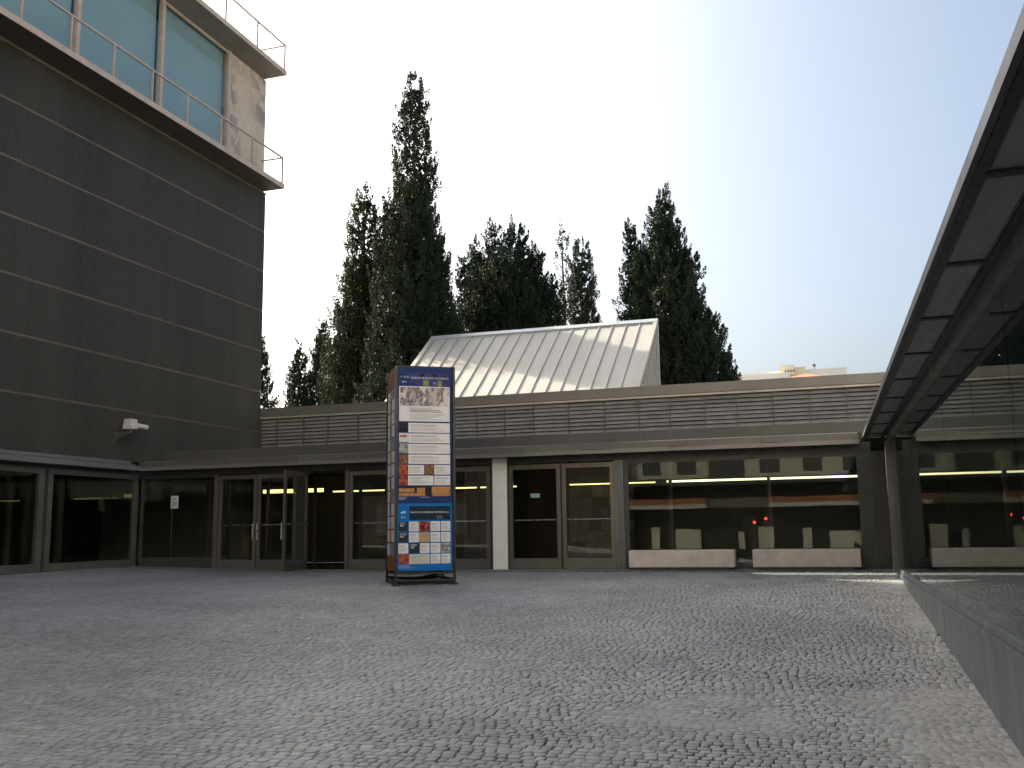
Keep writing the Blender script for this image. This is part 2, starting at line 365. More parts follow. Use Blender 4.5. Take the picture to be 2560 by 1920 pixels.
# ------------------------------------------------------------------ left building: tower on a glazed ground floor
YE = 25.86
tower = thing('tower_building', 'dark ribbed metal tower with glazed top storey, balcony and glass ground floor', 'building', (XL, 18, .09))
B(-30, XL-.06, -3, YE-.02, 2.66, 11.5).build('wall', 'softgrey', tower)
B(-21.99, XL+.02, YE-.25, YE-.03, .095, 2.655).build('ground_floor_wall', 'softgrey', tower)
B(-30, XL-.9, -3, YE-.03, 11.5, 15.5).build('upper_wall', 'softgrey', tower)
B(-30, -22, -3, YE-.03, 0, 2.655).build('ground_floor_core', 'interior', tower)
B(-21.99, XL+.02, -3, YE-.03, -.02, .09).build('ground_floor_slab', 'floorin', tower)
zb = [2.64, 3.92, 5.19, 6.465, 7.74, 9.02, 10.30, 11.55]
pitch = .072
for i in range(7):
    z0, z1 = zb[i]+.035, zb[i+1]-.02
    prof = []; y = 9.0
    while y < YE-.03:
        prof += [(0, y), (0, y+pitch*.34), (-.022, y+pitch*.5), (-.022, y+pitch*.84)]; y += pitch
    prof = [(a, min(b, YE)) for a, b in prof]+[(0, YE)]
    n = len(prof); vs = [(XL+a+.03, b, z0) for a, b in prof]+[(XL+a+.03, b, z1) for a, b in prof]
    mb = MB().add(vs, [(k, k+1, n+k+1, n+k) for k in range(n-1)])
    mb.box(XL-.055, XL+.03, YE+.001, YE+.03, z0, z1)
    me = bpy.data.meshes.new('cladding_panel'); me.from_pydata(mb.v, [], mb.f); me.materials.append(MT['cladding']); link('cladding_panel', me, tower)
for i in range(1, 8):
    y = 9.0; k = 0
    while y < YE:
        y1 = min(y+2.1, YE+.012)
        B(XL-.05, XL+(.036 if i < 7 else .06), y, y1-.006, zb[i]-.018, zb[i]+.033 if i < 7 else zb[i]+.05).build('joint_strip', 'jointtrim', tower)
        y = y1
# balcony and roof slabs
XO = -15.72; YS = 25.72
B(XL-1.0, XO, 6, YS, 11.62, 11.69).build('balcony_slab', 'darksoffit', tower)
B(XO+.001, XO+.02, 6, YS+.02, 11.61, 11.76).build('balcony_edge', 'railpaint', tower)
B(XL-1.0, XO, YS+.001, YS+.02, 11.61, 11.76).build('balcony_edge', 'railpaint', tower)
B(-30, XO, 6, YS, 15.42, 15.52).build('roof_slab', 'soffit', tower)
B(XO+.001, XO+.02, 6, YS+.02, 15.41, 15.56).build('roof_edge', 'railpaint', tower)
B(XL-4, XO, YS+.001, YS+.02, 15.41, 15.56).build('roof_edge', 'railpaint', tower)
# glazing of the upper storey: bays between mullions
ym = [8.2, 11.3, 14.4, 17.6, 20.68, 23.78]
for a, b in zip(ym[:-1], ym[1:]):
    win = MB().box(XL-.06, XL+.0, a+.06, b-.06, 11.77, 11.84).box(XL-.06, XL, a+.06, b-.06, 15.33, 15.40).build('window', 'railpaint', tower)
    B(XL-.05, XL-.038, a+.06, b-.06, 11.842, 15.328).build('pane', 'glassTop', win)
    B(XL-.22, XL-.20, a+.05, b-.05, 11.78, 15.40).build('blind', 'blind', win)
for yv in ym: B(XL-.10, XL+.025, yv-.055, yv+.055, 11.692, 15.418).build('mullion', 'railpaint', tower)
B(XL-.9, XL-.02, 23.84, 25.42, 11.692, 15.418).build('end_wall', 'stained', tower)
B(XL-.9, XL-.025, 25.434, YE-.01, 11.70, 15.41).build('end_wall', 'stained', tower)
B(XL-1.2, XL-.95, 6, 23.83, 11.7, 15.4).build('inner_wall', 'interior', tower)
# railings
rl = bpy.data.objects.new('railing', MB().bar((XO-.03, 6, 12.62), (XO-.03, YS-.02, 12.62), .05, .045).mesh('railing', 'railpaint')); COL.objects.link(rl); attach(rl, tower)
for yp in (10.9, 12.35, 13.75, 15.17, 16.6, 18.0, 19.42, 20.85, 22.4, 23.98, 25.68):
    B(XO-.055, XO-.01, yp-.02, yp+.02, 11.69, 12.6).build('post', 'railpaint', rl)
MB().bar((XL-.02, YS-.03, 12.62), (XO-.055, YS-.03, 12.62), .04).build('end_rail', 'railpaint', rl)
r2 = bpy.data.objects.new('roof_railing', MB().bar((XO-.03, 14, 16.42), (XO-.03, YS-.02, 16.42), .05, .045).mesh('roof_railing', 'railpaint')); COL.objects.link(r2); attach(r2, tower)
for yp in (14.4, 16.0, 17.6, 19.2, 20.8, 22.45, 24.1, 25.68): B(XO-.055, XO-.01, yp-.02, yp+.02, 15.52, 16.4).build('post', 'railpaint', r2)
MB().bar((XL-.3, YS-.03, 16.42), (XO-.055, YS-.03, 16.42), .04).build('end_rail', 'railpaint', r2)
MB().bar((XL-.3, 24.4, 16.42), (XL-.3, YS-.03, 16.42), .04).build('inner_rail', 'railpaint', r2)
for yp in (24.4, 25.68): B(XL-.32, XL-.28, yp-.02, yp+.02, 15.52, 16.4).build('post', 'railpaint', r2)
# ground floor glazing, with narrow dark gaps between the frames
ZG = .09
for a, b in ((11.45, 14.36), (14.46, 17.36), (17.46, 20.46)):
    fr = MB()
    for (ya, yb, za, zt) in ((a, a+.14, ZG, 2.36), (b-.16, b, ZG, 2.36), (a+.14, b-.16, ZG, ZG+.17), (a+.14, b-.16, 2.24, 2.36)): fr.box(XL-.06, XL+.03, ya, yb, za, zt)
    win = fr.build('window', 'framegrey', tower)
    B(XL-.02, XL-.008, a+.14, b-.16, ZG+.17, 2.24).build('pane', 'glass', win)
    MB().box(XL-.01, XL+.012, a+.141, a+.158, ZG+.171, 2.239).box(XL-.01, XL+.012, b-.178, b-.161, ZG+.171, 2.239).build('glazing_bead', 'darkframe', win)
for yv in (14.41, 17.41): B(XL-.12, XL-.05, yv-.045, yv+.045, ZG, 2.36).build('gap_post', 'black', tower)
B(XL-.3, XL+.02, 8, 20.46, 2.362, 2.44).build('head_frame', 'darkframe', tower)
B(XL-.3, -16.12, 8, 19.98, 2.442, 2.47).build('canopy_soffit', 'soffit', tower)
B(-16.119, -16.08, 8, 20.03, 2.43, 2.54).build('canopy_fascia', 'lip', tower)
B(XL+.04, -16.16, 8, 19.93, 2.545, 2.59).build('canopy_step', 'fascia', tower)
B(XL+.036, -16.24, 8, 19.86, 2.592, 2.655).build('canopy_step', 'lip', tower)
# interior posts behind the left glass
for yv in (16.2, 18.9, 19.7): B(-19.05, -18.95, yv-.06, yv+.06, .09, 2.65).build('interior_post', 'interiorwarm', tower)

# ------------------------------------------------------------------ entrance hall along the back
hall = thing('entrance_hall', 'low entrance hall with glass doors, grey canopy and louvred clerestory', 'building', (-7, YB, 0))
XE = 8.0
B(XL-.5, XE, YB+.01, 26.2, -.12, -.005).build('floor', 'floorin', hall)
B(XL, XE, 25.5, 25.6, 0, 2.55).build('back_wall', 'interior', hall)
# roof with an unseen slot, added to let a sun strip reach the ground
ZR0, ZR1 = 2.56, 2.68
SX0, SX1, SY0, SY1 = -5.0, -2.2, 20.72, 21.20
rf = MB().box(XL, SX0, YB-.05, 26, ZR0, ZR1).box(SX1, XE, YB-.05, 26, ZR0, ZR1).box(SX0, SX1, SY1, 26, ZR0, ZR1).box(SX0, SX1, YB-.05, SY0, ZR0, ZR1)
rf.build('roof', 'softgrey', hall)
B(SX0, SX1, SY0, SY1, 2.60, 2.612).build('sun_slot_glass', 'glassTop', hall)
# canopy
B(XL+.45, .72, 20.03, YB+.05, 2.49, 2.515).build('canopy_soffit', 'soffit', hall)
B(-16.079, .68, 19.985, 20.02, 2.42, 2.50).build('canopy_lip', 'lip', hall)
y0 = -16.06; k = 0
while y0 < .66:
    y1 = min(y0+.62, .67)
    B(y0, y1-.004, 20.03+.002*(k % 3), 20.06, 2.503, 2.625+.004*(k % 2)).build('fascia_panel', 'fascia', hall)
    MB().prism([(20.028, 2.628), (20.30, 2.668), (20.30, 2.676), (20.025, 2.636)], 0, y0, y1-.012).build('flashing', 'lip', hall)
    y0 = y1; k += 1
x0 = -15.62
while x0 < 1.2:
    x1 = min(x0+2.4, 1.25)
    B(x0, x1-.004, 20.32, 20.40, 2.66, 2.885).build('upstand_panel', 'upstand', hall); x0 = x1
B(-15.63, 1.26, 20.31, 20.41, 2.886, 2.90).build('upstand_cap', 'framegrey', hall)
# lintel behind the canopy
B(XL+.03, .9, YB-.03, YB+.05, 2.30, 2.488).build('lintel', 'darkframe', hall)
# clerestory with louvres
YC = 26.0
B(XL+.02, XE, YC+.3, 27.3, 2.5, 4.4).build('clerestory_wall', 'softgrey', hall)
B(XL, XE, YC-.03, 27.4, 4.42, 4.68).build('parapet', 'parapet', hall)
B(XL, XE, YC-.07, YC-.02, 4.345, 4.40).build('parapet_trim', 'trim', hall)
B(XL, XE, YC-.04, YC+.1, 2.69, 3.44).build('clerestory_base', 'fascia', hall)
B(XL-.5, XL-.01, 25.9, 27.4, 2.5, 4.7).build('sun_block_wall', 'softgrey', hall)  # unseen return wall, added to keep the sun off the louvre ends
scr = B(XL, XE, YC-.06, YC+.06, 3.442, 3.462).build('louvre_screen', 'framegrey', hall)
px = [-16.48, -15.93, -15.0, -14.17, -13.16, -12.2, -11.25, -10.3, -9.4, -8.56, -7.7, -6.68, -5.66, -4.71, -3.87, -2.93, -2.1, -1.17, -.25, .66, 1.6, 2.5]
pm = B(-.008, .008, -.055, -.03, 3.466, 4.344).mesh('post', 'parapet')
for x in px:
    o = link('post', pm, None); o.location = (x, YC, 0); o.parent = scr; o.matrix_parent_inverse = Matrix.Translation(-Vector(hall['_b'])) if False else Matrix()
sm = MB().prism([(-.030, -.044), (-.023, -.050), (.044, .036), (.036, .044)], 0, 0, 1).mesh('slat', 'slat')
for a, b in zip(px[:-1], px[1:]):
    for j in range(8):
        o = link('slat', sm, None); o.parent = scr; o.matrix_parent_inverse = Matrix()
        o.location = (a+.013, YC+.0, 3.515+.1085*j+random.uniform(-.004, .004)); o.scale = (b-a-.026, 1, 1); o.rotation_euler.x = random.uniform(-.10, .05)

# doors and windows of the entrance front
def door(x0, x1, handle=0, name='door', z1=2.27, bar=True, parent=hall, mt='doorframe'):
    y0, y1 = YB-.03, YB+.02; s = .085
    d = MB().box(x0, x0+s, y0, y1, .01, z1).box(x1-s, x1, y0, y1, .01, z1).box(x0+s, x1-s, y0, y1, z1-.10, z1).build(name, mt, parent)
    B(x0+s, x1-s, y0+.003, y1, .01, .235).build('kick_plate', 'framegrey', d)
    B(x0+s, x1-s, YB-.008, YB+.004, .237, z1-.102).build('pane', 'glass', d)
    if bar: MB().tube([(x0+s, YB+.07, 1.06), (x1-s, YB+.07, 1.06)], .014, 8).build('push_bar', 'steel', d)
    if handle:
        hx = x1-.05 if handle > 0 else x0+.05
        MB().tube([(hx, y0, .70), (hx, y0-.06, .72), (hx, y0-.06, 1.08), (hx, y0, 1.10)], .013, 8).build('handle', 'steel', d)
    return d
def post(x0, x1, m='doorframe', ya=-.04, yb=.04, z1=2.298): return B(x0, x1, YB+ya, YB+yb, .005, z1).build('post', m, hall)
# fixed glass bay at the left corner
w0 = MB().box(-16.40, -16.33, YB-.03, YB+.03, .09, 2.298).box(-16.33, -14.27, YB-.02, YB+.03, .06, .30).box(-16.33, -14.27, YB-.02, YB+.03, 2.25, 2.298).build('window', 'darkframe', hall)
B(-16.33, -14.27, YB-.006, YB+.006, .302, 2.248).build('pane', 'glass', w0)
MB().box(-15.49, -15.475, YB-.012, YB+.012, .302, 2.248).build('glazing_bar', 'darkframe', w0)
post(-14.26, -14.13)
door(-14.12, -13.06, 1); door(-13.04, -11.98, -1); post(-11.97, -11.76, 'darkframe')
# open leaf, turned out into the court
piv = bpy.data.objects.new('tmp', None)
od = door(-11.74, -10.70, 0, mt='doorframe')
MB().tube([(-10.75, YB-.03, .70), (-10.75, YB-.09, .72), (-10.75, YB-.09, 1.08), (-10.75, YB-.03, 1.10)], .013, 8).build('handle', 'steel', od)
H = Vector((-11.72, YB-.03, 0)) - Vector(hall['_b'])
od.matrix_parent_inverse = Matrix.Translation(H) @ Matrix.Rotation(math.radians(-90), 4, 'Z') @ Matrix.Translation(-H) @ Matrix.Translation(-Vector(hall['_b']))
od['label'] = 'glass door leaf standing open'
post(-10.69, -10.59)
door(-10.58, -9.44); door(-9.42, -8.28); door(-8.26, -7.11)
post(-7.10, -7.04, 'darkframe')
B(-7.03, -6.70, YB-.09, YB+.25, .0, 2.44).build('column', 'white', hall, bevel=.012)
post(-6.69, -6.665, 'darkframe'); door(-6.66, -5.49); door(-5.45, -4.30); post(-5.485, -5.455, 'black', -.01); post(-4.295, -4.21); post(-4.205, -4.09, 'plinth', -.05, .05)
w1 = MB().box(-4.085, -3.99, YB-.04, YB+.04, .005, 2.298).box(.62, .92, YB-.04, YB+.04, .005, 2.298).box(-3.99, .62, YB-.04, YB+.04, .005, .10).box(-3.99, .62, YB-.04, YB+.04, 2.22, 2.298).build('window', 'darkframe', hall)
B(-3.99, .62, YB-.006, YB+.006, .102, 2.218).build('pane', 'glass', w1)
# fixings under the canopy lip
xx = -4.0
while xx < .6:
    MB().tube([(xx, 20.1, 2.478), (xx, 20.1, 2.492)], .016, 6).build('soffit_fixing', 'steel', hall); xx += .36
# inner lobby glazing
for x in (-15.2, -14.0, -12.6, -11.3, -9.8, -8.1, -6.0, -3.4, -1.2): B(x-.035, x+.035, 22.45, 22.52, 0, 2.55).build('lobby_post', 'interiorwarm', hall)
B(-16.4, -5, 22.46, 22.51, 2.30, 2.36).build('lobby_rail', 'interiorwarm', hall)
# glazed garden door in the back wall, plants outside
gd = B(-9.6, -8.3, 25.40, 25.495, .05, 2.2).build('garden_door', 'darkframe', hall)
# far interior wall of stone tiles
tw = B(-6.3, -4.6, 24.3, 24.4, 0, 2.55).build('tiled_wall', 'interior', hall)
for j in range(8):
    x = -6.28
    while x < -4.7:
        wd = random.choice((.22, .3, .3, .4)); x1 = min(x+wd, -4.62)
        if random.random() < .8: B(x, x1-.015, 24.28, 24.299, .25+.28*j, .25+.28*j+.262).build('tile', 'softgrey', tw)
        x = x1

# linear lamps hanging in the hall
def lamp(x0, x1, y, z, h, m, label):
    t_ = thing('linear_lamp', label, 'lamp', ((x0+x1)/2, y, z), 'lamps inside the hall')
    B(x0, x1, y-.04, y+.04, z+h, z+h+.03).build('housing', 'interior', t_)
    B(x0+.01, x1-.01, y-.03, y+.03, z, z+h-.001).build('tube', m, t_)
    for q in (x0+.2, x1-.2): MB().tube([(q, y, z+h+.03), (q, y, 2.56)], .006, 5).build('wire', 'black', t_)
lamp(-3.72, .80, 24.0, 1.96, .045, 'tubewhite', 'long yellow strip light behind the big window over the benches')
lamp(-15.1, -13.2, 24.0, 1.97, .10, 'tube', 'thick yellow strip light behind the doors near the open leaf')
lamp(-12.9, -11.35, 24.0, 1.95, .035, 'tube', 'thin yellow strip light left of the totem behind the glass')
lamp(-9.3, -7.6, 24.0, 1.95, .035, 'tube', 'short strip light right of the totem behind the glass')
lamp(-6.2, -4.0, 24.05, 1.96, .03, 'tube', 'thin strip light behind the double door by the white column')
for (x, z) in ((-1.6, .95), (-1.34, 1.03)):
    o = MB().tube([(x, 23.1, z), (x, 23.13, z)], [.028, .028], 10).build('indicator_light', 'redlight'); tag(o, 'small red light glowing inside behind the big window, '+('lower left of the pair' if z < 1 else 'upper right of the pair'), 'light', 'red indicator lights')
    tag(B(x-.05, x+.05, 23.14, 23.2, 0, z+.1).build('equipment_stand', 'interior'), 'dark upright equipment stand inside carrying the '+('lower' if z < 1 else 'upper')+' red light', 'stand', 'equipment stands')

# notices
no = thing('notice_sheet', 'white notice sheet stuck to the corner glass bay', 'notice', (-15.41, 20.48, 1.5))
B(-15.52, -15.30, YB-.012, YB-.007, 1.50, 1.81).build('sheet', 'paper', no)
MB().box(-15.44, -15.38, YB-.0145, YB-.0125, 1.715, 1.745).build('pictogram', 'inkdark', no)
MB().box(-15.49, -15.33, YB-.0145, YB-.0125, 1.545, 1.68).build('text_block', 'inkpale', no)
tag(B(-6.17, -5.96, YB-.014, YB-.009, 1.545, 1.635).build('sticker', 'bluesheet'), 'small pale blue sticker on the glass door beside the white column', 'sticker')

# ------------------------------------------------------------------ right-hand glass wing
wing = thing('glass_wing', 'low glass wing with metal plinth and projecting panelled canopy', 'building', (XR, 12, -.5))
YP = 19.35
for a, b in ((YP, 14.9), (14.9, 10.86), (10.86, 7.03), (7.03, 3.2), (3.2, -.6), (-.6, -5), (-5, -10)):
    B(XR-.006, XR+.006, b+.004, a-.004, .06, 2.40).build('pane', 'glassR', wing)
# plinth following the falling ground
yy = [19.3, 15.6, 11.9, 8.2, 4.5, .8, -3, -7, -10]
for a, b in zip(yy[:-1], yy[1:]):
    za, zb_ = float(gz(XR, a))-.05, float(gz(XR, b))-.05
    MB().prism([(a-.003, za), (b+.003, zb_), (b+.003, -.075), (a-.003, -.075)], 0, XR-.035, XR+.2).build('plinth_panel', 'plinth', wing)
B(XR-.05, XR+.2, -10, 19.32, -.068, -.012).build('plinth_ledge', 'plinth', wing)
B(XR-.028, XR+.2, -10, 19.31, -.006, .058).build('sill_frame', 'plinth', wing)
B(XR-.06, XR+.06, -10, YP, 2.40, 2.55).build('head_beam', 'fascia', wing)
# canopy frame and panels
XF = .745
B(XF, XF+.035, -10, 19.98, 2.525, 2.60).build('canopy_fascia', 'wingfascia', wing)
B(XF+.036, XF+.085, -10, 19.98, 2.515, 2.55).build('canopy_beam', 'black', wing)
B(XR-.12, XR-.062, -10, 19.98, 2.515, 2.55).build('canopy_beam', 'black', wing)
cj = [20.0, 19.06, 17.3, 15.54, 13.78, 12.04, 10.26, 8.52, 6.75, 5.01, 3.27, 1.5, -.25, -2, -4, -7, -10]
for a, b in zip(cj[:-1], cj[1:]):
    B(XF+.085, XR-.12, b+.04, a-.04, 2.53, 2.545).build('canopy_panel', 'canopyglass', wing)
    B(XF+.085, XR-.12, b-.04, b+.04, 2.513, 2.55).build('canopy_crossbar', 'black', wing)
    MB().box(XF+.09, XF+.102, b+.05, a-.05, 2.523, 2.53).box(XR-.137, XR-.125, b+.05, a-.05, 2.523, 2.53).build('panel_bead', 'darkframe', wing)
B(XF+.036, 9, -10, 19.99, 2.552, 2.60).build('roof', 'softgrey', wing)
B(XR+.06, 9, -10, 20.4, -.5, 0).build('floor', 'floorin', wing)
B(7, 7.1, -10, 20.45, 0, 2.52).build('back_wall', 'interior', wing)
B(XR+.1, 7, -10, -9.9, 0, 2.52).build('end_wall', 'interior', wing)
# corner post and narrow side light between the post and the hall
B(XR-.10, XR+.06, YP-.08, YP+.04, -.02, 2.40).build('corner_post', 'fascia', wing)
MB().box(XR-.02, XR+.02, YP+.05, YP+.09, .0, 2.37).box(XR-.02, XR+.02, YB-.12, YB-.06, .0, 2.37).box(XR-.02, XR+.02, YP+.09, YB-.12, .0, .06).build('side_frame', 'doorframe', wing)
B(XR-.005, XR+.005, YP+.09, YB-.12, .06, 2.36).build('side_pane', 'glassR', wing)
zz = .1
while zz < 2.3:
    MB().tube([(XR-.028, YP+.07, zz), (XR-.02, YP+.07, zz)], .008, 6).build('rivet', 'steel', wing); zz += .11
B(.925, XR-.03, YB-.04, YB+.04, .005, 2.298).build('corner_panel', 'darkframe', wing)

# ------------------------------------------------------------------ benches
def bench(x0, x1, label):
    b = thing('concrete_bench', label, 'bench', ((x0+x1)/2, 20.2, 0), 'concrete benches by the big window')
    B(x0, x1, 19.97, 20.37, .055, .40).build('block', 'bench', b, bevel=.018)
    B(x0+.12, x1-.12, 20.04, 20.30, .0, .054).build('recessed_base', 'darkframe', b)
bench(-3.93, -1.80, 'pale pinkish concrete block bench nearer the glass doors')
bench(-1.45, .57, 'pale pinkish concrete block bench nearer the corner post')

# ------------------------------------------------------------------ information totem
TR = math.radians(33.5); TW = 1.07; TZ0, TZ1 = .235, 3.985
tot = thing('information_totem', 'tall blue poster totem on a black steel frame in the courtyard', 'information totem', (-7.27, 16.93, float(gz(-7.2, 16.9))), world=False)
tot.rotation_euler.z = TR
h = TW/2
fr = MB().box(-h+.02, h-.02, -h+.02, h-.02, TZ0, TZ1-.01).build('body', 'black', tot)
for sx in (-1, 1):
    for sy in (-1, 1):
        MB().box(sx*h-.022+sx*.004, sx*h+.022+sx*.004, sy*h-.022+sy*.004, sy*h+.022+sy*.004, .02, TZ1+.005).build('corner_post', 'black', tot)
        MB().box(sx*h-.06, sx*h+.06, sy*h-.06, sy*h+.06, -.03, .02).build('foot', 'black', tot)
for z in (.20, .075):
    for s in (-1, 1):
        MB().bar((-h, s*h, z), (h, s*h, z), .04).build('base_rail', 'black', tot); MB().bar((s*h, -h, z), (s*h, h, z), .04).build('base_rail', 'black', tot)
MB().bar((-h, -h, .055), (h, h, .14), .045).build('cross_brace', 'black', tot); MB().bar((h, -h, .05), (-h, h, .10), .045).build('cross_brace', 'black', tot)
MB().box(-h, h, -h, h, TZ1-.009, TZ1+.01).build('top_plate', 'black', tot)
YF = -h+.012
def fx(px): return (px-993.0)*.00719 - h + .005
def fz(py): return (1430-py)*.00719 + TZ0 - .0
def z5(a, b): return (920+a/5.186, 880+b/5.186)
def z6(a, b): return (920+a/5.53, 1180+b/5.53)
def rect(Z, x0, y0, x1, y1, m, name, parent, lev=1, lean=True):
    (ax, ay), (bx, by) = Z(x0, y0), Z(x1, y1)
    k = 0 if not lean else 1
    def sh(y): return (1430-y)*.0045*k      # the posters stand upright; the photo's edges lean
    return B(fx(ax-sh(ay)), fx(bx-sh(by)), YF-.0025-.0022*lev, YF-.0025-.0022*(lev-1)+.0002, fz(by), fz(ay)).build(name, m, parent)
pn = B(-h+.03, h-.03, YF-.002, YF+.01, fz(1260.5), TZ1-.02).build('poster', 'navy', tot)
pb = B(-h+.03, h-.03, YF-.002, YF+.01, TZ0+.005, fz(1260.6)).build('poster', 'skyblue', tot)
FONT_N = [0]
def text(s, Z, x0, y0, x1, y1, m, parent, lev=3):
    cu = bpy.data.curves.new('t', 'FONT'); cu.body = s; cu.size = 1; cu.extrude = 0; cu.resolution_u = 2
    to = bpy.data.objects.new('t', cu); COL.objects.link(to)
    dg = bpy.context.evaluated_depsgraph_get(); me = bpy.data.meshes.new_from_object(to.evaluated_get(dg))
    bpy.data.objects.remove(to); bpy.data.curves.remove(cu)
    co = np.empty(len(me.vertices)*3); me.vertices.foreach_get('co', co); co = co.reshape(-1, 3)
    lo, hi = co.min(0), co.max(0)
    (ax, ay), (bx, by) = Z(x0, y0), Z(x1, y1); sh = (1430-ay)*.0045; X0, X1, Z0, Z1 = fx(ax-sh), fx(bx-sh), fz(by), fz(ay)
    out = np.empty_like(co); out[:, 0] = X0+(co[:, 0]-lo[0])/(hi[0]-lo[0])*(X1-X0); out[:, 2] = Z0+(co[:, 1]-lo[1])/(hi[1]-lo[1])*(Z1-Z0); out[:, 1] = YF-.003-.0022*lev
    me.vertices.foreach_set('co', out.ravel()); me.materials.clear(); me.materials.append(MT[m]); me.update()
    return link('lettering', me, parent)
def lines(Z, x0, y0, x1, y1, n, m, parent, lev=2, seed=0):
    rr = random.Random(seed); mb = MB(); hh = (y1-y0)/n
    for i in range(n):
        xe = x0+(x1-x0)*rr.uniform(.55, 1.0); a = x0
        (ax, ay), (bx, by) = Z(a, y0+i*hh), Z(xe, y0+i*hh+hh*.42); sh = (1430-ay)*.0045
        mb.box(fx(ax-sh), fx(bx-sh), YF-.0027-.0022*lev, YF-.0025-.0022*(lev-1), fz(by), fz(ay))
    return mb.build('printed_text', m, parent)
# navy poster
rect(z5, 565, 235, 1105, 415, 'ph_blue', 'photo', pn, 1)
for a, b in ((745, 820), (942, 1000)): rect(z5, a, 335, b, 412, 'ph_yellow', 'photo', pn, 2)
for a, b in ((690, 760), (865, 940)): rect(z5, a, 245, b, 320, 'ph_dark', 'photo', pn, 2)
text('MUSEU DE BELLES ARTS DE CASTELLÓ', z5, 580, 282, 1088, 316, 'inkwhite', pn, 4)
text('U X', z5, 484, 276, 550, 306, 'inkwhite', pn, 2); lines(z5, 425, 284, 480, 300, 2, 'paleblue', pn, 1, 3)
text('2011', z5, 456, 346, 516, 370, 'inkwhite', pn, 2)
lines(z5, 880, 358, 935, 392, 3, 'inkpale', pn, 3, 4)
c = rect(z5, 420, 418, 1103, 888, 'card', 'card', pn, 1); rect(z5, 435, 430, 1090, 682, 'ph_bw', 'photo', pn, 2)
text('MUSEU DE BELLES ARTS', z5, 560, 704, 868, 728, 'inkdark', pn, 3)
lines(z5, 560, 737, 1060, 775, 2, 'inkdark', pn, 2, 5); lines(z5, 560, 785, 1080, 875, 6, 'inkpale', pn, 2, 6)
def row(Z, x0, y0, x1, y1, seed, m='card', parent=None, mt='inkgrey'):
    c = rect(Z, x0, y0, x1, y1, m, 'card', parent, 1); w_ = x1-x0; h_ = y1-y0
    lines(Z, x0+w_*.04+6, y0+h_*.2, x0+w_*.85, y0+h_*.42, 2, mt, parent, 2, seed); lines(Z, x0+w_*.04+6, y0+h_*.48, x0+w_*.95, y0+h_*.9, 4, 'inkpale', parent, 2, seed+50)
rows5 = [(428, 908, 540, 1028, 'ph_dark', 543, 908, 1103, 1038), (418, 1045, 540, 1168, 'paper', 543, 1050, 1103, 1178), (420, 1183, 540, 1312, 'ph_mix', 542, 1190, 1103, 1318), (420, 1325, 540, 1455, 'ph_brown', 542, 1330, 1103, 1455)]
for i, (a, b, c_, d, mm_, e, f_, g_, h_) in enumerate(rows5):
    rect(z5, a, b, c_, d, mm_, 'photo', pn, 1); row(z5, e, f_, g_, h_, 10+i, 'card', pn)
rect(z5, 430, 1072, 522, 1100, 'inkred', 'printed_text', pn, 2)
rect(z5, 418, 1465, 538, 1595, 'ph_red', 'photo', pn, 1); row(z5, 540, 1470, 750, 1595, 20, 'card', pn); rect(z5, 762, 1468, 888, 1595, 'ph_brown', 'photo', pn, 1); row(z5, 890, 1468, 1103, 1595, 21, 'card', pn)
rect(z6, 445, 58, 570, 188, 'ph_red', 'photo', pn, 1); row(z6, 573, 58, 935, 192, 22, 'card', pn); row(z6, 948, 58, 1175, 192, 23, 'card', pn)
rect(z6, 440, 210, 1175, 345, 'ph_dark', 'photo', pn, 1)
for a, b, c_, d in ((442, 235, 660, 290), (698, 228, 812, 298), (908, 212, 1174, 318), (442, 302, 815, 342), (920, 322, 1174, 344)): rect(z6, a, b, c_, d, 'ph_stone', 'photo', pn, 2)
lines(z6, 440, 355, 590, 403, 3, 'inkpale', pn, 1, 30); lines(z6, 740, 357, 980, 372, 1, 'inkpale', pn, 1, 31)
# light blue poster
rect(z6, 590, 485, 1172, 675, 'ph_keys', 'photo', pb, 1)
text('PALAU DE CONGRESSOS DE PENÍSCOLA', z6, 606, 551, 1155, 581, 'inkwhite', pb, 3)
lines(z6, 978, 620, 1070, 665, 3, 'inkgrey', pb, 2, 33)
mk = MB()
for (a, b, c_, d) in ((470, 568, 505, 582), (498, 552, 530, 562), (522, 558, 538, 574), (500, 572, 530, 582)):
    (ax, ay), (bx, by) = z6(a, b), z6(c_, d); mk.box(fx(ax-1), fx(bx-1), YF-.0047, YF-.0023, fz(by), fz(ay))
mk.build('emblem', 'inkwhite', pb)
text('2011', z6, 472, 626, 534, 650, 'inkwhite', pb, 2)
def month(x0, y0, x1, y1, a, b):
    rect(z6, x0, y0, x1, y1, 'tile', 'card', pb, 1); text(a, z6, x0+20, y0+12, x0+20+len(a)*17, y0+36, 'inkwhite', pb, 3); text(b, z6, x0+20, y0+44, x0+70, y0+68, 'inkwhite', pb, 3)
month(440, 698, 570, 832, 'OCTU', 'BRE'); month(440, 848, 570, 982, 'NOVEM', 'BRE'); month(588, 998, 725, 1135, 'DESEM', 'BRE')
sd = 60
for (a, b, c_, d, k) in ((585, 700, 722, 832, 'card'), (890, 698, 1025, 832, 'card'), (1040, 698, 1172, 832, 'card'), (585, 848, 722, 982, 'card'), (890, 848, 1025, 982, 'card'), (1040, 848, 1172, 982, 'card'),
                         (435, 998, 572, 1135, 'card'), (740, 998, 872, 1135, 'card'), (890, 998, 1025, 1135, 'card'), (587, 1148, 875, 1282, 'cardwarm'), (890, 1148, 1025, 1282, 'card'), (1040, 1148, 1172, 1282, 'card')):
    row(z6, a, b, c_, d, sd, k, pb); sd += 1
for (a, b, c_, d, k) in ((725, 698, 875, 832, 'ph_red'), (725, 848, 875, 982, 'ph_sand'), (1028, 998, 1172, 1135, 'ph_mix'), (440, 1148, 583, 1282, 'ph_red')): rect(z6, a, b, c_, d, k, 'photo', pb, 1)
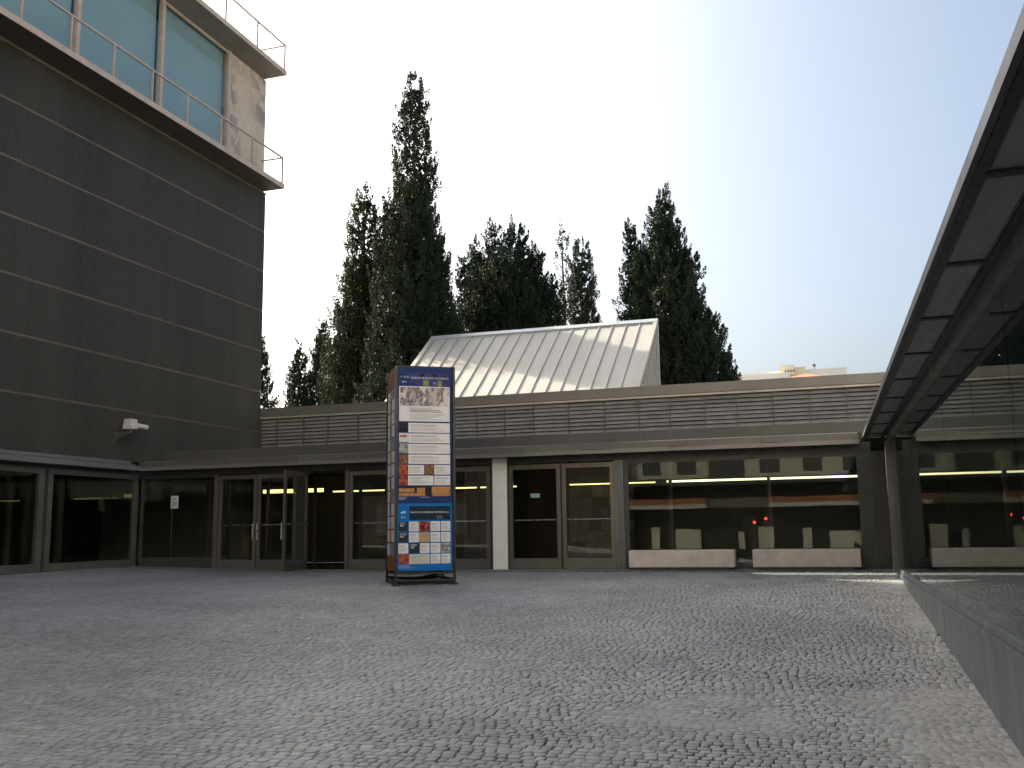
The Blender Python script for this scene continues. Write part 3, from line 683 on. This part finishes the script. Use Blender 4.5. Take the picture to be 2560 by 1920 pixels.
lines(z6, 440, 1300, 690, 1345, 3, 'paleblue', pb, 1, 90)
# left side poster: orange ground, rows of pale cards
ps = B(-h+.002-.012, -h+.012, -h+.03, h-.03, TZ0+.005, TZ1-.02).build('side_poster', 'orange', tot)
zz = TZ0+.28
k = 0
while zz < TZ1-.5:
    hh = .215; XS = -h-.010
    B(XS-.003, XS-.0005, -h+.16, -.02, zz, zz+hh).build('card', 'card' if k % 4 else 'ph_mix', ps)
    if k % 3 != 1: B(XS-.003, XS-.0005, .0, .14, zz, zz+hh).build('photo', 'ph_dark' if k % 2 else 'ph_mix', ps)
    B(XS-.003, XS-.0005, .16, h-.1, zz, zz+hh).build('card', 'card', ps); zz += hh+.028; k += 1
B(-h-.013, -h-.0105, -h+.03, -h+.13, TZ0+.3, TZ1-.03).build('edge_band', 'paleblue', ps)
B(-h-.0135, -h-.011, -.3, h-.1, TZ1-.40, TZ1-.12).build('photo', 'ph_brown', ps)
# right side poster and back
B(h-.012, h+.010, -h+.03, h-.03, TZ0+.005, TZ1-.02).build('side_poster', 'orange', tot)

# ------------------------------------------------------------------ security camera on the tower wall
sc_ = thing('security_camera', 'white security camera on a wall bracket above the corner glazing', 'security camera', (XL+.03, 19.6, 3.3))
bx = XL+.03
MB().box(bx, bx+.02, 19.50, 19.62, 3.12, 3.36).build('wall_plate', 'framegrey', sc_)
MB().prism([(bx+.02, 3.34), (bx+.44, 3.36), (bx+.46, 3.32), (bx+.30, 3.285), (bx+.02, 3.14)], 1, 19.53, 19.58).build('bracket_arm', 'framegrey', sc_)
MB().tube([(bx+.42, 19.555, 3.35), (bx+.42, 19.555, 3.43)], .03, 10).build('swivel', 'framegrey', sc_)
MB().prism([(bx+.28, 3.41), (bx+.56, 3.41), (bx+.52, 3.66), (bx+.32, 3.66)], 1, 19.42, 19.66).build('weather_hood', 'camwhite', sc_, bevel=.012)
hs = MB().tube([(bx+.42, 19.66, 3.53), (bx+.50, 20.05, 3.50)], .062, 12).build('camera_body', 'camwhite', sc_, smooth=False)
MB().tube([(bx+.50, 20.051, 3.50), (bx+.504, 20.07, 3.4985)], .048, 12).build('lens', 'lens', hs)
pts = [(bx+.45, 19.66, 3.41), (bx+.45, 19.68, 3.28), (bx+.42, 19.66, 3.16), (bx+.33, 19.62, 3.07), (bx+.2, 19.58, 3.03), (bx+.08, 19.57, 3.07), (bx+.03, 19.56, 3.13)]
MB().tube(pts, .011, 6).build('cable', 'black', sc_)

# ------------------------------------------------------------------ building with the standing seam roof
mrb = thing('metal_roof_building', 'building with steep pale standing seam metal roof behind the hall', 'building', (-9, 30, 0))
RX0, RX1, RY, RZ = -13.30, -5.04, 32.0, 7.78
SL = math.tan(math.radians(36.0)); EY = 27.45; EZ = RZ-SL*(RY-EY)
MB().prism([(EY+.1, 0), (RY-.05, 0), (RY-.05, RZ-.12), (EY+.1, EZ-.06)], 0, RX0+.06, RX1-.06).build('wall', 'softgrey', mrb)
np_ = 17; pw = (RX1-RX0-.30)/np_; s_n = 1/math.sqrt(1+SL*SL)
def rp(x, y, up): return (x, y-up*SL*s_n, RZ-SL*(RY-y)+up*s_n)
rr = random.Random(5)
for i in range(np_):
    a = RX0+.18+i*pw; b = a+pw; vs = []; fs = []; ny = 9
    for j in range(ny):
        y = EY+(RY-EY)*j/(ny-1)
        for q in range(4):
            u = q/3; vs.append(rp(a+(b-a)*u, y, .004*math.sin(u*math.pi)*rr.uniform(-1, 1.4)+rr.uniform(-.0015, .0015)))
    for j in range(ny-1):
        for q in range(3): fs.append((j*4+q, j*4+q+1, j*4+q+5, j*4+q+4))
    me = bpy.data.meshes.new('roof_pan'); me.from_pydata(vs, [], fs); me.materials.append(MT['roofmetal']); me.polygons.foreach_set('use_smooth', [True]*len(fs)); link('roof_pan', me, mrb)
for i in range(np_+1):
    x = RX0+.18+i*pw; vs = []
    for y in (EY, RY-.02):
        for dx, up in ((-.013, -.01), (.013, -.01), (.016, .032), (-.016, .032)): vs.append(rp(x+dx, y, up))
    MB().add(vs, [(0, 1, 2, 3), (7, 6, 5, 4), (0, 4, 5, 1), (1, 5, 6, 2), (2, 6, 7, 3), (3, 7, 4, 0)]).build('roof_seam', 'seam', mrb)
MB().add([rp(x, y, u) for x in (RX0, RX1) for y, u in ((RY-.14, .058), (RY+.02, .075), (RY+.02, -.1), (RY-.14, -.01))], [(0, 1, 2, 3), (7, 6, 5, 4), (0, 4, 5, 1), (1, 5, 6, 2), (2, 6, 7, 3), (3, 7, 4, 0)]).build('ridge_flashing', 'ridgemetal', mrb)
for xa, xb in ((RX0, RX0+.16), (RX1-.13, RX1)):
    MB().add([rp(x, y, u) for x in (xa, xb) for y, u in ((EY, .05), (RY-.15, .05), (RY-.15, -.1), (EY, -.1))], [(0, 1, 2, 3), (7, 6, 5, 4), (0, 4, 5, 1), (1, 5, 6, 2), (2, 6, 7, 3), (3, 7, 4, 0)]).build('barge_flashing', 'roofmetal', mrb)
y = EY+.25
while y < RY-.1:
    zt = RZ-SL*(RY-y)-.08
    B(RX1-.058, RX1-.01, y, y+.16, 0, zt-.12).build('gable_rib', 'roofmetal', mrb); y += .32
B(RX1-.03, RX1+.005, RY-.06, RY+.02, 0, RZ-.1).build('corner_flashing', 'ridgemetal', mrb)

# ------------------------------------------------------------------ cypresses
def crown_points(leaders, rs, spacing, leaf, nleaf, zmin, sparse=0.0, fill=1.0):
    V = []; T = []
    for (x, y, zt, rm, zm, p) in leaders:
        A = rm/(1-zm/zt)**p
        # clump centres
        zz = np.linspace(zmin, zt, 400); tt = zz/zt; rad = np.minimum(A*(1-tt)**p, rm*1.55)+.05
        area = 2*np.pi*rad; cdf = np.cumsum(area); tot_ = cdf[-1]*(zz[1]-zz[0]); n = max(30, int(tot_/spacing**2))
        z = np.interp(rs.random(n)*cdf[-1], cdf, zz); r = np.interp(z, zz, rad)
        th = rs.random(n)*2*np.pi
        lump = 1+.12*np.sin(3*th+z*1.1+x)+.11*np.sin(2*th-z*1.9+2*y)+.07*np.sin(5*th+z*3.3)
        rr_ = r*lump*(1-rs.random(n)**2*.45)*.92
        if sparse: keep = rs.random(n) > sparse*(z/zt)**2; z, r, th, rr_ = z[keep], r[keep], th[keep], rr_[keep]; n = len(z)
        c = np.stack([x+rr_*np.cos(th), y+rr_*np.sin(th), z], 1)
        ax = np.stack([np.cos(th)*.30, np.sin(th)*.30, np.ones(n)], 1)+rs.normal(0, .14, (n, 3)); ax /= np.linalg.norm(ax, axis=1)[:, None]
        ln = rs.uniform(.38, .85, n)*np.clip(.55+r*.5, .5, 1.1); cr = rs.uniform(.09, .19, n)*np.clip(.6+r*.4, .6, 1.1); ct = np.clip(rs.normal(.42, .2, n), 0, 1)
        m_ = nleaf; s = rs.random((n, m_)); ph = rs.random((n, m_))*2*np.pi
        prof = np.sin(np.pi*np.clip(s, .02, 1)**.75)**.8*np.sqrt(rs.random((n, m_))*.7+.3)
        e1 = np.cross(ax, [[.3, .8, .1]]); e1 /= np.linalg.norm(e1, axis=1)[:, None]; e2 = np.cross(ax, e1)
        od = e1[:, None]*np.cos(ph)[..., None]+e2[:, None]*np.sin(ph)[..., None]
        P = c[:, None]+ax[:, None]*(s*ln[:, None])[..., None]+od*(prof*cr[:, None])[..., None]
        la = ax[:, None]*.9+od*.4+rs.normal(0, .32, P.shape); la /= np.linalg.norm(la, axis=-1)[..., None]
        sd_ = np.cross(la, od+rs.normal(0, .6, P.shape)); sd_ /= np.linalg.norm(sd_, axis=-1)[..., None]+1e-6
        L = rs.uniform(.7, 1.35, (n, m_))[..., None]*leaf; W = L*rs.uniform(.32, .55, (n, m_))[..., None]
        Q = np.stack([P-la*L*.5, P+sd_*W, P+la*L*.6, P-sd_*W], 2).reshape(-1, 4, 3)
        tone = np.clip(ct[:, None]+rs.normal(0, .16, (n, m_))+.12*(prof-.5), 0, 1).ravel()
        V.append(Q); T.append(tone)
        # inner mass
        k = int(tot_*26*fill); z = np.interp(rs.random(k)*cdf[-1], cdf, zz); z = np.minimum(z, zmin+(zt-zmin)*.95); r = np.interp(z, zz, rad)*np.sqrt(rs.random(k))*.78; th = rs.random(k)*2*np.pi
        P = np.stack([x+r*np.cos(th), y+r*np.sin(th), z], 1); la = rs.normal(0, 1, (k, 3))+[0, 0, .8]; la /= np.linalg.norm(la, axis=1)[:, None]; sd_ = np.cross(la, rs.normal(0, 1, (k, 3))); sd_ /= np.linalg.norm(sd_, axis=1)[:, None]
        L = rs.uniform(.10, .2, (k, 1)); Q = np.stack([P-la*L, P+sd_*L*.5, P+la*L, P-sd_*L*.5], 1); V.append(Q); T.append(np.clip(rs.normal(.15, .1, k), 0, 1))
    return np.concatenate(V), np.concatenate(T)
def cypress(label, leaders, seed, spacing=.33, leaf=.055, nleaf=100, zmin=3.0, sparse=0.0, fill=1.0, m='leaf', zm0=None):
    rs = np.random.default_rng(seed); x0 = np.mean([l[0] for l in leaders]); y0 = leaders[0][1]
    tr = thing('cypress_tree', label, 'tree', (float(x0), y0, -.09), 'cypress trees behind the hall')
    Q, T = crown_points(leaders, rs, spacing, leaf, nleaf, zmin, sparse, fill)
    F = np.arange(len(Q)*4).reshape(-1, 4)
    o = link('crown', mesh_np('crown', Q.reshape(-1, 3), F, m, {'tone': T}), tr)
    br = MB()
    for (x, y, zt, rm, zm, p) in leaders:
        wob = [(x+(x0-x)*(1-min(1, q*1.6))*.8+rs.normal(0, .04), y+rs.normal(0, .04), -.1+zt*.97*q) for q in np.linspace(0, 1, 9)]
        wob = [tuple(float(c) for c in q) for q in wob]; MB().tube(wob, list(np.linspace(.09+zt*.010, .015, 9)), 7).build('trunk', 'bark', tr, smooth=True)
        for k in range(int(zt*1.3)):
            q = rs.uniform(.22, .92); z = zt*q; rad = min(rm/(1-zm/zt)**p*(1-q)**p, rm*1.5); th = rs.uniform(0, 6.28)
            bxx = np.interp(z, [w_[2] for w_ in wob], [w_[0] for w_ in wob])
            br.tube([(bxx, y, z), (bxx+rad*.45*math.cos(th), y+rad*.45*math.sin(th), z+rad*.45), (bxx+rad*.85*math.cos(th), y+rad*.85*math.sin(th), z+rad*1.25)], [.035, .022, .008], 5)
    stuff(br.build('limbs', 'bark', tr))
    return tr
P_ = .75
cypress('tallest cypress with a narrow pointed open top', [(-14.50, 33.2, 18.7, .78, 13.3, .55), (-14.55, 33.2, 14.1, 1.42, 8.8, .5), (-15.46, 33.2, 13.8, .62, 10.1, .55), (-13.56, 33.2, 11.8, .72, 8.1, .5)], 1, .29)
cypress('second tallest cypress, leaning against the left side of the tallest one', [(-17.55, 35.0, 14.9, .62, 11.9, .42), (-17.75, 35.0, 11.9, 1.2, 8.0, .42), (-16.6, 35.2, 12.6, .8, 8.5, .5), (-18.15, 34.6, 8.6, .72, 6.0, .42)], 2, .30, m='leafwarm')
cypress('small narrow cypress, left one of the pair beside the tower', [(-25.7, 44, 10.64, .62, 7.37, .7)], 3, .26)
cypress('small pointed cypress, right one of the pair beside the tower', [(-24.6, 44.5, 11.8, .80, 7.3, .75)], 4, .26)
cypress('cypress sliver showing just past the edge of the tower', [(-26.9, 42, 10.6, .66, 7.5, .6)], 5, .26)
cypress('broad many topped cypress in the middle behind the metal roof', [(-12.93, 38, 13.9, .34, 12.2, .6), (-12.2, 38.3, 14.0, .34, 12.3, .6), (-13.62, 37.8, 13.1, .36, 11.5, .6), (-11.6, 38, 13.4, .40, 11.7, .6), (-11.0, 37.8, 12.5, .42, 10.8, .55), (-14.2, 38, 12.6, .36, 11.0, .6), (-10.45, 38, 11.3, .55, 9.5, .5), (-14.75, 38, 10.6, .6, 8.8, .5), (-12.4, 37.6, 12.4, 1.35, 9.6, .42), (-13.2, 37.4, 11.6, 1.2, 8.8, .42), (-11.4, 37.4, 11.3, 1.1, 8.8, .42)], 6, .31)
cypress('thin nearly bare young cypress with sparse tufts', [(-10.88, 42, 15.0, .32, 10.7, .30)], 7, .34, .06, 46, 5, .62, .10)
cypress('slim column cypress standing alone right of the bare one', [(-10.5, 44, 14.5, .50, 12.6, .42)], 8, .25)
cypress('wide cypress clump with several tops right of the metal roof', [(-6.55, 36, 12.45, .36, 10.6, .5), (-5.32, 36.3, 13.9, .42, 11.8, .6), (-5.65, 36, 12.9, .48, 10.8, .5), (-4.86, 36, 12.4, .42, 10.6, .55), (-4.40, 36, 11.1, .46, 9.4, .5), (-3.75, 36, 8.7, .5, 7.2, .5), (-6.15, 35.8, 11.4, .5, 9.6, .42), (-5.3, 35.7, 11.4, 1.05, 8.4, .42), (-4.6, 35.7, 9.4, 1.0, 7.0, .42), (-6.35, 35.6, 8.4, .7, 6.9, .4), (-3.3, 36.2, 7.2, .5, 5.8, .45)], 9, .30)

# ------------------------------------------------------------------ far buildings beyond the hall
fb = thing('apartment_building', 'distant white flat roofed block seen over the hall roof', 'building', (-2, 90, 0))
B(-12, 2.48, 92, 104, 0, 15.1).build('wall', 'farwhite', fb)
B(-9.1, -2.5, 90, 91.95, 0, 14.62).build('lower_wing', 'farwhite', fb)
B(-3.32, -2.0, 91.0, 93, 14.6, 15.45).build('stair_tower', 'farcream', fb)
B(-2.0, -1.1, 91.3, 93, 14.6, 15.28).build('stair_block', 'farcream', fb)
for i in range(4): B(-2.9+.24*i, -2.76+.24*i, 90.97, 90.999, 14.82, 15.0).build('window', 'shutter', fb)
B(-1.5, -1.3, 91.95, 91.999, 14.6, 14.8).build('window', 'shutter', fb)
MB().tube([(-.31, 93, 15.1), (-.31, 93, 15.7)], .05, 6).build('aerial_mast', 'shutter', fb); MB().tube([(-.31, 92.95, 15.6), (-.31, 93.0, 15.6)], [.16, .05], 10).build('aerial_dish', 'shutter', fb)
th_ = thing('tiled_roof_house', 'small distant house showing only its terracotta tiled roof', 'house', (-1.05, 82, 0))
B(-2.0, -.1, 81, 84, 0, 12.8).build('wall', 'farcream', th_)
MB().add([(-2.35, 80.6, 12.75), (.35, 80.6, 12.75), (.35, 84.4, 12.75), (-2.35, 84.4, 12.75), (-1.0, 82.5, 13.3)], [(0, 1, 4), (1, 2, 4), (2, 3, 4), (3, 0, 4), (3, 2, 1, 0)]).build('roof', 'terracotta', th_)

# ------------------------------------------------------------------ unseen dark house behind the camera, added to darken the door reflections
bh = thing('dark_reflection_house', 'unseen dark brown house added to darken the reflection in the left-hand door glass', 'house', (-30, -20, -1.1))
B(-60, -12.0, -28, -17.5, -1.3, 12).build('wall', 'darkbrick', bh)
for i in range(9):
    for j in range(3): B(-57+4.8*i, -55.4+4.8*i, -17.49, -17.45, .6+3.6*j, 2.6+3.6*j).build('window', 'shutter', bh)
MB().box(-60.3, -11.95, -28.2, -17.2, 12.005, 12.3).build('roof', 'terracotta', bh)

# ------------------------------------------------------------------ street front behind the camera (seen only mirrored in the glass)
st = thing('street_building', 'cream street building with square windows mirrored in the big window', 'building', (-4, -18, -1.1))
YS_ = -18.0
B(-11.9, 40, YS_-8, YS_-.3, -1.3, 21.5).build('wall', 'cream', st)
def pier(x0, x1, z0, z1, m='cream', d=.0): B(x0, x1, YS_-.299, YS_+d, z0, z1).build('wall_panel', m, st)
pier(-11.9, 14, 5.5, 21.5)
xw = [-10.6, -8.5, -3.6, -1.2, 1.0, 3.2]
pier(-11.9, 14, 3.75, 5.499)
for x in xw:
    wn = B(x, x+1.1, YS_+.001, YS_+.03, 4.05, 5.05).build('window', 'shutter', st); B(x-.08, x+1.18, YS_+.001, YS_+.1, 5.051, 5.12).build('lintel', 'farwhite', wn)
B(-6.6, -4.6, YS_-.05, YS_+.06, 3.76, 9).build('dark_bay', 'shutter', st)
B(-11.9, 14, YS_-.1, YS_+.9, 3.35, 3.74).build('balcony', 'shutter', st)
B(-11.9, 14, YS_-.29, YS_-.2, 2.6, 3.34).build('recess', 'interior', st)
B(-11.9, 14, YS_-.299, YS_-.26, -1.3, 1.995).build('shop_front', 'interior', st)
B(-11.8, -6.8, YS_-.1, YS_+.5, 2.25, 2.58).build('awning', 'terracotta', st); B(-11.8, -6.8, YS_-.1, YS_+.55, 2.0, 2.24).build('awning_valance', 'farwhite', st)
B(-3.2, 3.5, YS_-.1, YS_+.5, 2.25, 2.58).build('awning', 'terracotta', st); B(-3.2, 3.5, YS_-.1, YS_+.55, 2.0, 2.24).build('awning_valance', 'farwhite', st)
x = -11.8; k = 0
while x < 13:
    wd = (1.6, .9, 2.2, .7)[k % 4]
    B(x, x+wd, YS_-.25, YS_-.15, -1.3, 1.99).build('shop_glass', 'interior', st); x += wd+.02
    wd = (.5, 1.5, .35, .9)[k % 4]
    B(x, x+wd, YS_-.25, YS_-.05, (-1.3, -1.3, -.4)[k % 3], (.9, .75, .6)[k % 3]).build('wall_base', 'cream', st); x += wd+.02; k += 1
B(12, 20, YS_+.5, 9, -1.3, 17).build('bounce_wing', 'farwhite', st)  # unseen pale wing, added to bounce sunlight into the court
for i in range(7):
    for j in range(4): B(11.96, 11.999, -15.5+3.4*i, -14.2+3.4*i, 1.5+3.6*j, 3.3+3.6*j).build('window', 'shutter', st)
for o in SC.objects:
    if '_b' in o.keys(): del o['_b']
